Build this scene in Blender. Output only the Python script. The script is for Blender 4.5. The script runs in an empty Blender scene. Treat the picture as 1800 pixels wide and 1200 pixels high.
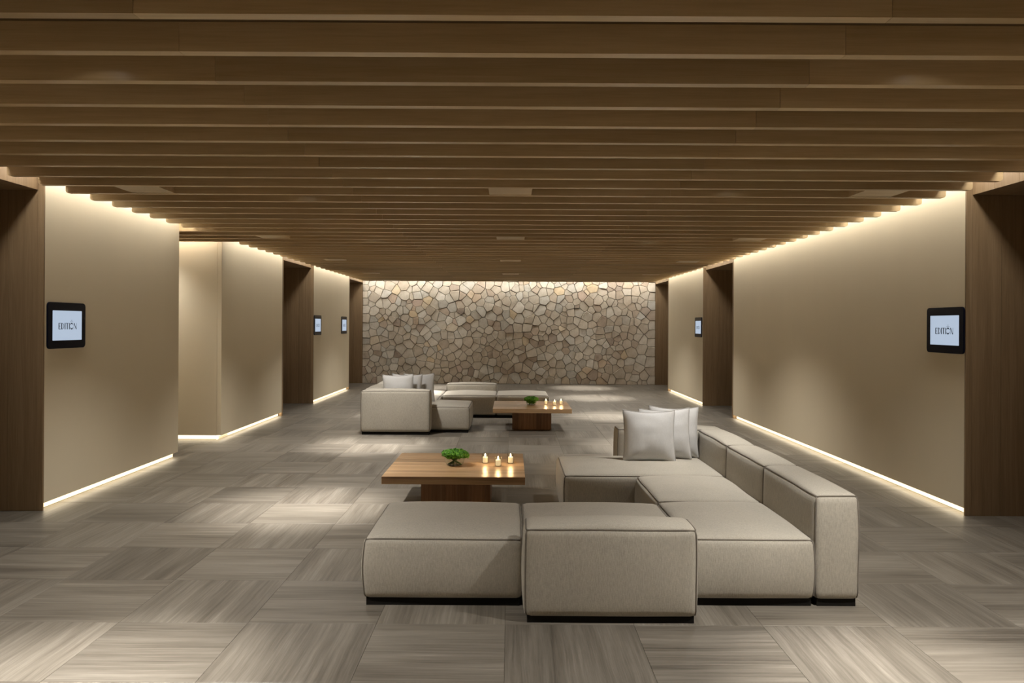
import bpy, bmesh, math, random
from mathutils import Vector, Matrix, noise

random.seed(7)
C = bpy.context.scene.collection
scene = bpy.context.scene

# ------------------------------------------------------------------ camera
F_PX, CX, CY, ROLL = 1360.0, 898.0, 571.0, 0.0055
cam_d = bpy.data.cameras.new('camera')
cam = bpy.data.objects.new('camera', cam_d)
C.objects.link(cam)
cam_d.sensor_fit = 'HORIZONTAL'
cam_d.sensor_width = 36.0
cam_d.lens = F_PX / 1800.0 * 36.0
cam_d.shift_x = (900 - CX) / 1800.0
cam_d.shift_y = -(600 - CY) / 1800.0
cam_d.clip_start = 0.05
cam_d.clip_end = 100
cam.matrix_world = Matrix.Translation((0, 0, 1.6)) @ Matrix.Rotation(math.pi / 2, 4, 'X') @ Matrix.Rotation(ROLL, 4, 'Z')
scene.camera = cam

# ------------------------------------------------------------------ view, world
vs = scene.view_settings
vs.view_transform = 'Standard'
vs.look = 'None'
vs.gamma = 1.0
vs.use_curve_mapping = False
vs.exposure = 0.68
world = bpy.data.worlds.new('world')
scene.world = world
world.use_nodes = True
world.node_tree.nodes['Background'].inputs[0].default_value = (0.010, 0.009, 0.008, 1)
world.node_tree.nodes['Background'].inputs[1].default_value = 1.0
scene.cycles.max_bounces = 10
scene.cycles.diffuse_bounces = 6
scene.cycles.caustics_reflective = False
scene.cycles.caustics_refractive = False

# light levels (all lamps of the room)
COVE = 14.0        # LED strips in the ceiling cove
COVE_BACK = 28.0   # LED strip washing the stone wall
PLINTH = 1.4       # LED strips below the plaster panels
PLINTH_DOWN = 4.0  # hidden emitter added under the panels to widen the floor glow
SPOT_W = 520.0     # recessed downlights, narrow beam
FLOOD_W = 270.0    # wide spill of the same downlights
COVE_COL = (1.0, 0.94, 0.83)
PLINTH_COL = (1.0, 0.78, 0.44)
SPOT_COL = (1.0, 0.95, 0.87)

# main dimensions
SLAT_Z = 2.70      # underside of the slats
SLAT_H = 0.12
TOP_Z = 3.05
PITCH = 0.3822
SLAT_Y0 = 2.750
SLAT_T = 0.052
LX, RX = -3.97, 3.865          # plaster faces
STONE_Y = 21.0
BACK_Y = -4.6
HEAD_Z = 2.724
K0, K1 = -17, 44


# ------------------------------------------------------------------ helpers
def link(name, me, parent=None, mat=None):
    o = bpy.data.objects.new(name, me)
    C.objects.link(o)
    if mat is not None and me is not None and not me.materials:
        me.materials.append(mat)
    if parent is not None:
        o.parent = parent
    return o


def tag(o, label=None, cat=None, group=None, kind=None):
    if label: o['label'] = label
    if cat: o['category'] = cat
    if group: o['group'] = group
    if kind: o['kind'] = kind
    return o


def empty(name, loc=(0, 0, 0), rz=0.0):
    o = bpy.data.objects.new(name, None)
    C.objects.link(o)
    o.location = loc
    o.rotation_euler = (0, 0, rz)
    o.empty_display_size = 0.1
    return o


def pydata(name, verts, faces, smooth=False):
    me = bpy.data.meshes.new(name)
    me.from_pydata(verts, [], faces)
    if smooth:
        me.polygons.foreach_set('use_smooth', [True] * len(me.polygons))
    me.update()
    return me


BOXF = [(0, 3, 2, 1), (4, 5, 6, 7), (0, 1, 5, 4), (1, 2, 6, 5), (2, 3, 7, 6), (3, 0, 4, 7)]


def boxv(x0, x1, y0, y1, z0, z1):
    return [(x0, y0, z0), (x1, y0, z0), (x1, y1, z0), (x0, y1, z0),
            (x0, y0, z1), (x1, y0, z1), (x1, y1, z1), (x0, y1, z1)]


def box_mesh(name, x0, x1, y0, y1, z0, z1, bevel=0.0, seg=1):
    if bevel <= 0:
        return pydata(name, boxv(x0, x1, y0, y1, z0, z1), BOXF)
    bm = bmesh.new()
    vs_ = [bm.verts.new(v) for v in boxv(x0, x1, y0, y1, z0, z1)]
    for f in BOXF:
        bm.faces.new([vs_[i] for i in f])
    bmesh.ops.bevel(bm, geom=list(bm.edges), offset=bevel, segments=seg, affect='EDGES', profile=0.5)
    me = bpy.data.meshes.new(name)
    bm.to_mesh(me)
    bm.free()
    return me


def box(name, dims, parent=None, mat=None, bevel=0.0, seg=1):
    """box with its origin at its own base centre"""
    x0, x1, y0, y1, z0, z1 = dims
    cx, cy = (x0 + x1) / 2, (y0 + y1) / 2
    me = box_mesh(name, x0 - cx, x1 - cx, y0 - cy, y1 - cy, 0, z1 - z0, bevel, seg)
    o = link(name, me, parent, mat)
    o.location = (cx, cy, z0)
    return o


def multibox(name, dims_list, parent=None, mat=None):
    v, f = [], []
    for d in dims_list:
        b = len(v)
        v += boxv(*d)
        f += [tuple(i + b for i in q) for q in BOXF]
    return link(name, pydata(name, v, f), parent, mat)


def tube_data(pts, r, n=6, closed=False):
    pts = [Vector(p) for p in pts]
    v, f = [], []
    m = len(pts)
    for i, p in enumerate(pts):
        if closed:
            d = pts[(i + 1) % m] - pts[i - 1]
        else:
            d = pts[min(i + 1, m - 1)] - pts[max(i - 1, 0)]
        d.normalize()
        a = d.orthogonal().normalized() if abs(d.z) > 0.9 else d.cross(Vector((0, 0, 1))).normalized()
        b = d.cross(a)
        rr = r[i] if isinstance(r, (list, tuple)) else r
        for k in range(n):
            t = 2 * math.pi * k / n
            v.append(tuple(p + a * (math.cos(t) * rr) + b * (math.sin(t) * rr)))
    for i in range(m if closed else m - 1):
        j = (i + 1) % m
        for k in range(n):
            l = (k + 1) % n
            f.append((i * n + k, i * n + l, j * n + l, j * n + k))
    if not closed:
        f.append(tuple(range(n - 1, -1, -1)))
        f.append(tuple((m - 1) * n + k for k in range(n)))
    return v, f


def merge(parts):
    v, f = [], []
    for pv, pf in parts:
        b = len(v)
        v += pv
        f += [tuple(i + b for i in q) for q in pf]
    return v, f


def lathe(profile, n=24):
    v, f = [], []
    m = len(profile)
    for k in range(n):
        t = 2 * math.pi * k / n
        for r, z in profile:
            v.append((r * math.cos(t), r * math.sin(t), z))
    for k in range(n):
        l = (k + 1) % n
        for i in range(m - 1):
            if profile[i][0] < 1e-6 and profile[i + 1][0] < 1e-6:
                continue
            f.append((k * m + i, l * m + i, l * m + i + 1, k * m + i + 1))
    return v, f


def copy_tree(o, parent=None):
    c = o.copy()
    C.objects.link(c)
    c.parent = parent
    for ch in list(o.children):
        copy_tree(ch, c)
    return c


# ------------------------------------------------------------------ materials
def new_mat(name):
    m = bpy.data.materials.new(name)
    m.use_nodes = True
    nt = m.node_tree
    return m, nt, nt.nodes, nt.links, nt.nodes['Principled BSDF']


def ramp(N, stops):
    r = N.new('ShaderNodeValToRGB')
    e = r.color_ramp.elements
    e[0].position, e[0].color = stops[0][0], (*stops[0][1], 1)
    e[1].position, e[1].color = stops[-1][0], (*stops[-1][1], 1)
    for p, c in stops[1:-1]:
        x = e.new(p)
        x.color = (*c, 1)
    return r


def math_node(N, op, a=None, b=None):
    n = N.new('ShaderNodeMath')
    n.operation = op
    if a is not None: n.inputs[0].default_value = a
    if b is not None: n.inputs[1].default_value = b
    return n


def wood_mat(name, dark, mid, light, axis=0, scale=1.0, rough=0.5, tone=0.25, spec=0.35, bump=0.12):
    """streaky wood, grain along one object axis; every object gets its own tone"""
    m, nt, N, L, P = new_mat(name)
    tc = N.new('ShaderNodeTexCoord')
    oi = N.new('ShaderNodeObjectInfo')
    off = math_node(N, 'MULTIPLY', b=37.0)
    L.new(oi.outputs['Random'], off.inputs[0])
    add = N.new('ShaderNodeVectorMath'); add.operation = 'ADD'
    L.new(tc.outputs['Object'], add.inputs[0])
    L.new(off.outputs[0], add.inputs[1])
    mp = N.new('ShaderNodeMapping')
    s = [22.0 * scale] * 3
    s[axis] = 0.9 * scale
    mp.inputs['Scale'].default_value = s
    L.new(add.outputs[0], mp.inputs['Vector'])
    n1 = N.new('ShaderNodeTexNoise')
    n1.inputs['Scale'].default_value = 1.0
    n1.inputs['Detail'].default_value = 7
    n1.inputs['Roughness'].default_value = 0.62
    n1.inputs['Distortion'].default_value = 0.6
    L.new(mp.outputs[0], n1.inputs['Vector'])
    mp2 = N.new('ShaderNodeMapping')
    s2 = [140.0 * scale] * 3
    s2[axis] = 5.0 * scale
    mp2.inputs['Scale'].default_value = s2
    L.new(add.outputs[0], mp2.inputs['Vector'])
    n2 = N.new('ShaderNodeTexNoise')
    n2.inputs['Detail'].default_value = 3
    n2.inputs['Scale'].default_value = 1.0
    L.new(mp2.outputs[0], n2.inputs['Vector'])
    mx = N.new('ShaderNodeMix'); mx.data_type = 'FLOAT'
    mx.inputs[0].default_value = 0.3
    L.new(n1.outputs['Fac'], mx.inputs[2])
    L.new(n2.outputs['Fac'], mx.inputs[3])
    r = ramp(N, [(0.30, dark), (0.5, mid), (0.70, light)])
    L.new(mx.outputs[0], r.inputs[0])
    tr = math_node(N, 'MULTIPLY_ADD', b=tone)
    tr.inputs[2].default_value = 1.0 - tone / 2
    L.new(oi.outputs['Random'], tr.inputs[0])
    vm = N.new('ShaderNodeVectorMath'); vm.operation = 'SCALE'
    L.new(r.outputs[0], vm.inputs[0])
    L.new(tr.outputs[0], vm.inputs['Scale'])
    L.new(vm.outputs[0], P.inputs['Base Color'])
    P.inputs['Roughness'].default_value = rough
    P.inputs['Specular IOR Level'].default_value = spec
    b = N.new('ShaderNodeBump')
    b.inputs['Strength'].default_value = bump
    b.inputs['Distance'].default_value = 0.002
    L.new(mx.outputs[0], b.inputs['Height'])
    L.new(b.outputs[0], P.inputs['Normal'])
    return m


def plain_mat(name, col, rough=0.5, spec=0.3, metal=0.0):
    m, nt, N, L, P = new_mat(name)
    P.inputs['Base Color'].default_value = (*col, 1)
    P.inputs['Roughness'].default_value = rough
    P.inputs['Specular IOR Level'].default_value = spec
    P.inputs['Metallic'].default_value = metal
    return m


def emit_mat(name, col, strength):
    m, nt, N, L, P = new_mat(name)
    P.inputs['Base Color'].default_value = (0.05, 0.05, 0.05, 1)
    P.inputs['Emission Color'].default_value = (*col, 1)
    P.inputs['Emission Strength'].default_value = strength
    return m


def plaster_mat(name, col):
    m, nt, N, L, P = new_mat(name)
    tc = N.new('ShaderNodeTexCoord')
    mp = N.new('ShaderNodeMapping')
    mp.inputs['Scale'].default_value = (1.2, 1.2, 0.35)
    L.new(tc.outputs['Object'], mp.inputs['Vector'])
    n = N.new('ShaderNodeTexNoise')
    n.inputs['Scale'].default_value = 1.5
    n.inputs['Detail'].default_value = 5
    L.new(mp.outputs[0], n.inputs['Vector'])
    r = ramp(N, [(0.3, tuple(c * 0.985 for c in col)), (0.7, tuple(min(1, c * 1.015) for c in col))])
    L.new(n.outputs['Fac'], r.inputs[0])
    L.new(r.outputs[0], P.inputs['Base Color'])
    P.inputs['Roughness'].default_value = 0.75
    P.inputs['Specular IOR Level'].default_value = 0.2
    n2 = N.new('ShaderNodeTexNoise')
    n2.inputs['Scale'].default_value = 160
    L.new(tc.outputs['Object'], n2.inputs['Vector'])
    b = N.new('ShaderNodeBump')
    b.inputs['Strength'].default_value = 0.06
    b.inputs['Distance'].default_value = 0.002
    L.new(n2.outputs['Fac'], b.inputs['Height'])
    L.new(b.outputs[0], P.inputs['Normal'])
    return m


def tile_mat():
    m, nt, N, L, P = new_mat('vein_cut_limestone')
    uv = N.new('ShaderNodeUVMap'); uv.uv_map = 'UVMap'
    oi = N.new('ShaderNodeObjectInfo')
    off = math_node(N, 'MULTIPLY', b=61.0)
    L.new(oi.outputs['Random'], off.inputs[0])
    add = N.new('ShaderNodeVectorMath'); add.operation = 'ADD'
    L.new(uv.outputs[0], add.inputs[0])
    L.new(off.outputs[0], add.inputs[1])
    # slow wander of the veins
    w = N.new('ShaderNodeTexNoise'); w.inputs['Scale'].default_value = 1.7; w.inputs['Detail'].default_value = 2
    L.new(add.outputs[0], w.inputs['Vector'])
    wv = N.new('ShaderNodeVectorMath'); wv.operation = 'MULTIPLY_ADD'
    wv.inputs[1].default_value = (0.0, 0.035, 0.0)
    L.new(w.outputs['Color'], wv.inputs[0])
    L.new(add.outputs[0], wv.inputs[2])

    def streak(sx, sy, detail, rough=0.6):
        mp = N.new('ShaderNodeMapping'); mp.inputs['Scale'].default_value = (sx, sy, 1)
        L.new(wv.outputs[0], mp.inputs['Vector'])
        n = N.new('ShaderNodeTexNoise'); n.inputs['Scale'].default_value = 1
        n.inputs['Detail'].default_value = detail; n.inputs['Roughness'].default_value = rough
        L.new(mp.outputs[0], n.inputs['Vector'])
        return n
    a = streak(0.7, 8.0, 5)
    b2 = streak(1.3, 60.0, 6, 0.75)
    mx = N.new('ShaderNodeMix'); mx.data_type = 'FLOAT'; mx.inputs[0].default_value = 0.5
    L.new(a.outputs['Fac'], mx.inputs[2]); L.new(b2.outputs['Fac'], mx.inputs[3])
    r = ramp(N, [(0.33, (0.060, 0.052, 0.042)), (0.43, (0.116, 0.102, 0.084)), (0.53, (0.165, 0.148, 0.124)), (0.60, (0.208, 0.188, 0.160)), (0.70, (0.310, 0.287, 0.249))])
    L.new(mx.outputs[0], r.inputs[0])
    tr = math_node(N, 'MULTIPLY_ADD', b=0.34); tr.inputs[2].default_value = 0.86
    L.new(oi.outputs['Random'], tr.inputs[0])
    vm = N.new('ShaderNodeVectorMath'); vm.operation = 'SCALE'
    L.new(r.outputs[0], vm.inputs[0]); L.new(tr.outputs[0], vm.inputs['Scale'])
    L.new(vm.outputs[0], P.inputs['Base Color'])
    P.inputs['Roughness'].default_value = 0.42
    P.inputs['Specular IOR Level'].default_value = 0.32
    bp = N.new('ShaderNodeBump'); bp.inputs['Strength'].default_value = 0.05; bp.inputs['Distance'].default_value = 0.002
    L.new(b2.outputs['Fac'], bp.inputs['Height']); L.new(bp.outputs[0], P.inputs['Normal'])
    return m


def fabric_mat(name, col, weave=1.0, sheen=0.15):
    m, nt, N, L, P = new_mat(name)
    tc = N.new('ShaderNodeTexCoord')

    def nz(sc, scale, detail=3):
        mp = N.new('ShaderNodeMapping'); mp.inputs['Scale'].default_value = sc
        L.new(tc.outputs['Object'], mp.inputs['Vector'])
        n = N.new('ShaderNodeTexNoise'); n.inputs['Scale'].default_value = scale; n.inputs['Detail'].default_value = detail
        L.new(mp.outputs[0], n.inputs['Vector'])
        return n
    a = nz((130, 130, 22), 1.6)
    b = nz((60, 60, 200), 1.5)
    c = nz((1, 1, 1), 2.5, 4)
    mx = N.new('ShaderNodeMix'); mx.data_type = 'FLOAT'; mx.inputs[0].default_value = 0.35
    L.new(a.outputs['Fac'], mx.inputs[2]); L.new(b.outputs['Fac'], mx.inputs[3])
    mx2 = N.new('ShaderNodeMix'); mx2.data_type = 'FLOAT'; mx2.inputs[0].default_value = 0.25
    L.new(mx.outputs[0], mx2.inputs[2]); L.new(c.outputs['Fac'], mx2.inputs[3])
    k = 0.20 * weave
    r = ramp(N, [(0.33, tuple(v * (1 - k) for v in col)), (0.67, tuple(min(1, v * (1 + k)) for v in col))])
    L.new(mx2.outputs[0], r.inputs[0])
    L.new(r.outputs[0], P.inputs['Base Color'])
    P.inputs['Roughness'].default_value = 0.9
    P.inputs['Specular IOR Level'].default_value = 0.12
    P.inputs['Sheen Weight'].default_value = sheen
    P.inputs['Sheen Roughness'].default_value = 0.5
    bp = N.new('ShaderNodeBump'); bp.inputs['Strength'].default_value = 0.30 * weave; bp.inputs['Distance'].default_value = 0.003
    L.new(mx.outputs[0], bp.inputs['Height']); L.new(bp.outputs[0], P.inputs['Normal'])
    return m


def stone_mat():
    m, nt, N, L, P = new_mat('sandstone_rubble')
    at = N.new('ShaderNodeAttribute'); at.attribute_name = 'tone'
    tc = N.new('ShaderNodeTexCoord')
    r = ramp(N, [(0.0, (0.408, 0.348, 0.305)), (0.12, (0.492, 0.414, 0.348)), (0.28, (0.564, 0.498, 0.421)), (0.45, (0.600, 0.546, 0.476)), (0.62, (0.636, 0.594, 0.531)),
                 (0.75, (0.546, 0.534, 0.506)), (0.86, (0.720, 0.684, 0.628)), (0.94, (0.648, 0.534, 0.378)), (1.0, (0.600, 0.492, 0.427))])
    L.new(at.outputs['Fac'], r.inputs[0])
    n = N.new('ShaderNodeTexNoise'); n.inputs['Scale'].default_value = 7; n.inputs['Detail'].default_value = 7; n.inputs['Roughness'].default_value = 0.65
    L.new(tc.outputs['Object'], n.inputs['Vector'])
    rr = ramp(N, [(0.3, (0.66, 0.61, 0.54)), (0.5, (0.96, 0.94, 0.90)), (0.72, (1.1, 1.1, 1.1))])
    L.new(n.outputs['Fac'], rr.inputs[0])
    mm = N.new('ShaderNodeMix'); mm.data_type = 'RGBA'; mm.blend_type = 'MULTIPLY'; mm.inputs[0].default_value = 0.8
    L.new(r.outputs[0], mm.inputs[6]); L.new(rr.outputs[0], mm.inputs[7])
    L.new(mm.outputs[2], P.inputs['Base Color'])
    P.inputs['Roughness'].default_value = 0.85
    P.inputs['Specular IOR Level'].default_value = 0.2
    n2 = N.new('ShaderNodeTexNoise'); n2.inputs['Scale'].default_value = 16; n2.inputs['Detail'].default_value = 8
    L.new(tc.outputs['Object'], n2.inputs['Vector'])
    bp = N.new('ShaderNodeBump'); bp.inputs['Strength'].default_value = 0.45; bp.inputs['Distance'].default_value = 0.02
    L.new(n2.outputs['Fac'], bp.inputs['Height']); L.new(bp.outputs[0], P.inputs['Normal'])
    return m


def foliage_mat():
    m, nt, N, L, P = new_mat('moss_green')
    tc = N.new('ShaderNodeTexCoord')
    n = N.new('ShaderNodeTexNoise'); n.inputs['Scale'].default_value = 60
    L.new(tc.outputs['Object'], n.inputs['Vector'])
    r = ramp(N, [(0.3, (0.03, 0.13, 0.006)), (0.5, (0.11, 0.36, 0.015)), (0.72, (0.30, 0.62, 0.05))])
    L.new(n.outputs['Fac'], r.inputs[0]); L.new(r.outputs[0], P.inputs['Base Color'])
    P.inputs['Roughness'].default_value = 0.55
    return m


def glass_mat():
    """thin clear glass: see-through with a fresnel sheen"""
    m, nt, N, L, P = new_mat('clear_glass')
    N.remove(P)
    t = N.new('ShaderNodeBsdfTransparent'); t.inputs[0].default_value = (0.955, 0.97, 0.96, 1)
    g = N.new('ShaderNodeBsdfGlossy'); g.inputs['Roughness'].default_value = 0.15
    lw = N.new('ShaderNodeLayerWeight'); lw.inputs['Blend'].default_value = 0.5
    fr = math_node(N, 'POWER', b=4.5)
    L.new(lw.outputs['Facing'], fr.inputs[0])
    mx = N.new('ShaderNodeMixShader')
    L.new(fr.outputs[0], mx.inputs[0]); L.new(t.outputs[0], mx.inputs[1]); L.new(g.outputs[0], mx.inputs[2])
    L.new(mx.outputs[0], N['Material Output'].inputs['Surface'])
    return m


def wax_mat():
    m, nt, N, L, P = new_mat('candle_wax')
    P.inputs['Base Color'].default_value = (0.85, 0.72, 0.50, 1)
    P.inputs['Roughness'].default_value = 0.5
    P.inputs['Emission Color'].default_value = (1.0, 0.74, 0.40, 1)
    P.inputs['Emission Strength'].default_value = 0.36  # wax is no lamp; the flame's glow in it is put in as emission
    return m


OAK = ((0.48, 0.335, 0.170), (0.58, 0.425, 0.235), (0.66, 0.505, 0.305))
M_SLAT = wood_mat('oak_slat', *OAK, axis=0, tone=0.22, rough=0.36, spec=0.8)
M_JAMB = wood_mat('oak_cladding', (0.205, 0.134, 0.072), (0.265, 0.180, 0.102), (0.33, 0.23, 0.137), axis=2, tone=0.16)
M_TABLE = wood_mat('walnut_table', (0.11, 0.056, 0.024), (0.37, 0.232, 0.120), (0.50, 0.34, 0.195), axis=0, tone=0.50, rough=0.33, spec=0.5, scale=0.7)
M_TBASE = wood_mat('walnut_base', (0.19, 0.088, 0.040), (0.32, 0.165, 0.080), (0.42, 0.235, 0.122), axis=2, tone=0.55, rough=0.42, spec=0.4, scale=0.7)
M_PLASTER = plaster_mat('beige_plaster', (0.80, 0.712, 0.545))
M_PLAIN = plain_mat('raw_wall', (0.35, 0.30, 0.23), 0.8)
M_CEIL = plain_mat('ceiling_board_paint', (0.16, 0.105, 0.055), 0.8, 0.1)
M_COVEW = plain_mat('cove_white', (0.70, 0.66, 0.58), 0.8, 0.1)
M_GROUT = plain_mat('floor_grout', (0.17, 0.15, 0.125), 0.9, 0.1)
M_MORTAR = plain_mat('stone_mortar', (0.30, 0.27, 0.23), 0.95, 0.1)
M_TILE = tile_mat()
M_STONE = stone_mat()
M_SOFA = fabric_mat('linen_upholstery', (0.42, 0.392, 0.340))
M_PIPE = fabric_mat('linen_piping_shaded', (0.17, 0.15, 0.125), 0.6)  # same linen as the sofa; groove shade is put into this darker colour
M_PILLOW = fabric_mat('white_linen_cushion', (0.58, 0.58, 0.585), 0.35)
M_PSEAM = fabric_mat('cushion_seam', (0.44, 0.43, 0.42), 0.3)
M_BASE = plain_mat('black_plinth', (0.012, 0.011, 0.010), 0.7, 0.1)
M_BEZEL = plain_mat('black_glass_bezel', (0.006, 0.008, 0.020), 0.18, 0.12)
M_SCREEN = emit_mat('screen_lit', (0.66, 0.80, 1.0), 0.40)
M_INK = plain_mat('screen_ink', (0.012, 0.018, 0.04), 0.5, 0.1)
M_COVE_L = emit_mat('cove_led', COVE_COL, COVE)
M_COVE_C = emit_mat('cove_led_corridor', COVE_COL, COVE * 1.4)
M_COVE_B = emit_mat('cove_led_back', COVE_COL, COVE_BACK)
M_PLINTH_L = emit_mat('plinth_led', PLINTH_COL, PLINTH)
M_PLINTH_D = emit_mat('plinth_spill_emitter', (1.0, 0.86, 0.64), PLINTH_DOWN)
M_FOL = foliage_mat()
M_STEM = plain_mat('stem_green', (0.16, 0.22, 0.10), 0.6)
M_GLASS = glass_mat()
M_WAX = wax_mat()
M_WICK = plain_mat('wick_black', (0.02, 0.015, 0.01), 0.9, 0.0)
M_FLAME = emit_mat('candle_flame', (1.0, 0.78, 0.42), 6.0)
M_CAN = plain_mat('downlight_black', (0.02, 0.018, 0.016), 0.5)
M_LENS = emit_mat('downlight_lens', SPOT_COL, 6.0)

# ------------------------------------------------------------------ floor
TILE = 0.688
TX0, TY0 = -0.0216, 4.137
floor = box('floor', (-5.6, 5.6, BACK_Y - 0.3, STONE_Y + 0.5, -0.20, -0.0145), None, M_GROUT)
tag(floor, 'grey-brown vein-cut stone floor laid in chequered tiles', kind='structure')

PORTALS = [(4.50, 6.57), (13.50, 15.56), (19.04, STONE_Y)]
CORR = (9.25, 10.62)      # side corridor opening on the left
NICHE = 1.30


def tile_geo(cx, cy, rot, uo=(0.0, 0.0), h=TILE / 2 - 0.0006, ch=0.0012, z=0.0):
    """one tile: bevelled top, skirt; u runs along the vein"""
    v, uvs = [], []
    for (r, zz) in ((h, z - 0.014), (h, z - ch * 0.7), (h - ch, z)):
        for sx, sy in ((-1, -1), (1, -1), (1, 1), (-1, 1)):
            x, y = sx * r, sy * r
            uvs.append((x + uo[0], y + uo[1]))
            if rot:
                x, y = -y, x
            v.append((cx + x, cy + y, zz))
    f = [(8, 9, 10, 11)]
    for a in (0, 4):
        for i in range(4):
            j = (i + 1) % 4
            f.append((a + i, a + j, a + 4 + j, a + 4 + i))
    return v, f, uvs


def set_uv(me, uvs):
    l = me.uv_layers.new(name='UVMap')
    for lp in me.loops:
        l.data[lp.index].uv = uvs[lp.vertex_index]


tv, tf, tuv = tile_geo(0, 0, False)
TILE_ME = pydata('floor_tile', tv, tf)
set_uv(TILE_ME, tuv)
TILE_ME.materials.append(M_TILE)

far_v, far_f, far_uv = [], [], []
for j in range(-13, 25):
    ya, yb = TY0 + j * TILE, TY0 + (j + 1) * TILE
    for i in range(-9, 9):
        xa, xb = TX0 + i * TILE, TX0 + (i + 1) * TILE
        inside = xb > LX - 0.06 and xa < RX + 0.06
        if not inside:
            ym = (ya + yb) / 2
            out_l = xa < 0
            hit = any(yb > a - 0.1 and ya < b + 0.1 for a, b in PORTALS)
            if out_l and yb > CORR[0] and ya < CORR[1]:
                hit = True
            if not hit or xb < LX - NICHE - 0.2 or xa > RX + NICHE + 0.2:
                continue
        rot = (i + j) % 2 == 1           # vein along depth
        # the tile in front of X=-0.36, Y=3.79 (i=-1, j=-1) runs sideways
        cx, cy = (xa + xb) / 2, (ya + yb) / 2
        if -2 <= j <= 12 and not (yb < 3.0):
            o = link('tile', TILE_ME, floor)
            o.location = (cx, cy, 0.2 - 0.0)
            o.rotation_euler = (0, 0, (math.pi / 2 if rot else 0) + (math.pi if random.random() < 0.5 else 0))
            o.location = Vector((cx, cy, 0)) - floor.location
        else:
            v, f, u = tile_geo(cx, cy, rot, (random.uniform(-40, 40), random.uniform(-40, 40)))
            b = len(far_v)
            far_v += v
            far_f += [tuple(k + b for k in q) for q in f]
            far_uv += u
me = pydata('far_tiles', far_v, far_f)
set_uv(me, far_uv)
o = link('tile_field', me, floor, M_TILE)
o.location = -floor.location
tag(o, kind='stuff')

# ------------------------------------------------------------------ walls
def led(name, verts, parent, mat):
    return link(name, pydata(name, verts, [(0, 1, 2, 3)]), parent, mat)


def side_wall(s, X, name, segs, portals):
    """s=-1 left, +1 right; X = plaster face"""
    wp = X + s * 0.05                       # wood plane behind the plaster face
    deep = X + s * NICHE
    lo, hi = (lambda a, b: (min(a, b), max(a, b))), None
    bodies = []
    for a, b in segs:
        bodies.append((*lo(X + s * 0.10, X + s * 0.40), a + (0.11 if a == CORR[1] else 0), b, 0.0, TOP_Z))
    for a, b in portals:
        if a > BACK_Y:
            bodies.append((*lo(deep, deep + s * 0.12), a - 0.1, min(b + 0.1, STONE_Y), 0.0, TOP_Z))
            bodies.append((*lo(wp + s * 0.03, deep), a, min(b, STONE_Y), HEAD_Z + 0.03, TOP_Z))
    w = multibox(name, bodies, None, M_PLAIN)
    tag(w, kind='structure')
    for a, b in segs:
        ys = [a]
        ys.append(b)
        for p, q in zip(ys[:-1], ys[1:]):
            box('plaster_panel', (*lo(X, X + s * 0.06), p, q, 0.062, TOP_Z), w, M_PLASTER, 0.003)
        xl = X + s * 0.062
        vv = [(xl, a, 0.003), (xl, b, 0.003), (xl, b, 0.0615), (xl, a, 0.0615)]
        if s > 0:
            vv = vv[::-1]
        led('plinth_led_strip', vv, w, M_PLINTH_L)
        x0_, x1_ = lo(X + s * 0.008, X + s * 0.055)
        led('plinth_spill_emitter', [(x0_, a, 0.0608), (x0_, b, 0.0608), (x1_, b, 0.0608), (x1_, a, 0.0608)], w, M_PLINTH_D)
        multibox('plinth_backing', [(*lo(X + s * 0.064, X + s * 0.10), a + (0.11 if a == CORR[1] else 0), b, 0.0, 0.062),
                                    (*lo(X + s * 0.058, X + s * 0.10), a + (0.11 if a == CORR[1] else 0), b, 0.062, TOP_Z - 0.001)], w, M_PLAIN)
    for n, (a, b) in enumerate(portals):
        # header boards, vertical grain, 0.3 m wide
        y = b
        while y > a + 0.01:
            y2 = max(a, y - 0.30)
            box('header_board', (*lo(wp, wp + s * 0.03), y2 + 0.001, y - 0.001, HEAD_Z, TOP_Z), w, M_JAMB, 0.0012)
            y = y2
        # soffit boards
        x = wp + s * 0.03
        while abs(deep - x) > 0.02:
            x2 = x + s * 0.25
            if abs(x2 - X) > NICHE: x2 = deep
            box('soffit_board', (*lo(x + s * 0.0008, x2 - s * 0.0008), a, b, HEAD_Z, HEAD_Z + 0.03), w, M_JAMB, 0.001)
            x = x2
        # far jamb (faces the camera): edge strip then 0.25 m boards
        if b < STONE_Y - 0.01:
            box('jamb_edge', (*lo(X, wp), b - 0.001, b + 0.018, 0.0, TOP_Z), w, M_JAMB, 0.001)
            yb0, yb1 = b, b + 0.03
        else:
            yb0, yb1 = b, b + 0.03
        x = wp
        while abs(deep - x) > 0.02:
            x2 = x + s * 0.25
            if abs(x2 - X) > NICHE: x2 = deep
            box('jamb_board', (*lo(x + s * 0.0008, x2 - s * 0.0008), yb0, yb1, 0.0, HEAD_Z), w, M_JAMB, 0.001)
            x = x2
        # near jamb (faces away): edge strip and boards
        box('jamb_edge', (*lo(X, wp), a - 0.07, a, 0.0, TOP_Z), w, M_JAMB, 0.001)
        x = wp
        while abs(deep - x) > 0.02:
            x2 = x + s * 0.25
            if abs(x2 - X) > NICHE: x2 = deep
            box('jamb_board', (*lo(x + s * 0.0008, x2 - s * 0.0008), a - 0.03, a, 0.0, HEAD_Z), w, M_JAMB, 0.001)
            x = x2
        # wood panelling closing the niche
        y = a
        while y < b - 0.01:
            y2 = min(b, y + 0.52)
            box('niche_panel', (*lo(deep - s * 0.03, deep), y + 0.001, y2 - 0.001, 0.0, HEAD_Z), w, M_JAMB, 0.0012)
            y = y2
    return w


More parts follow.
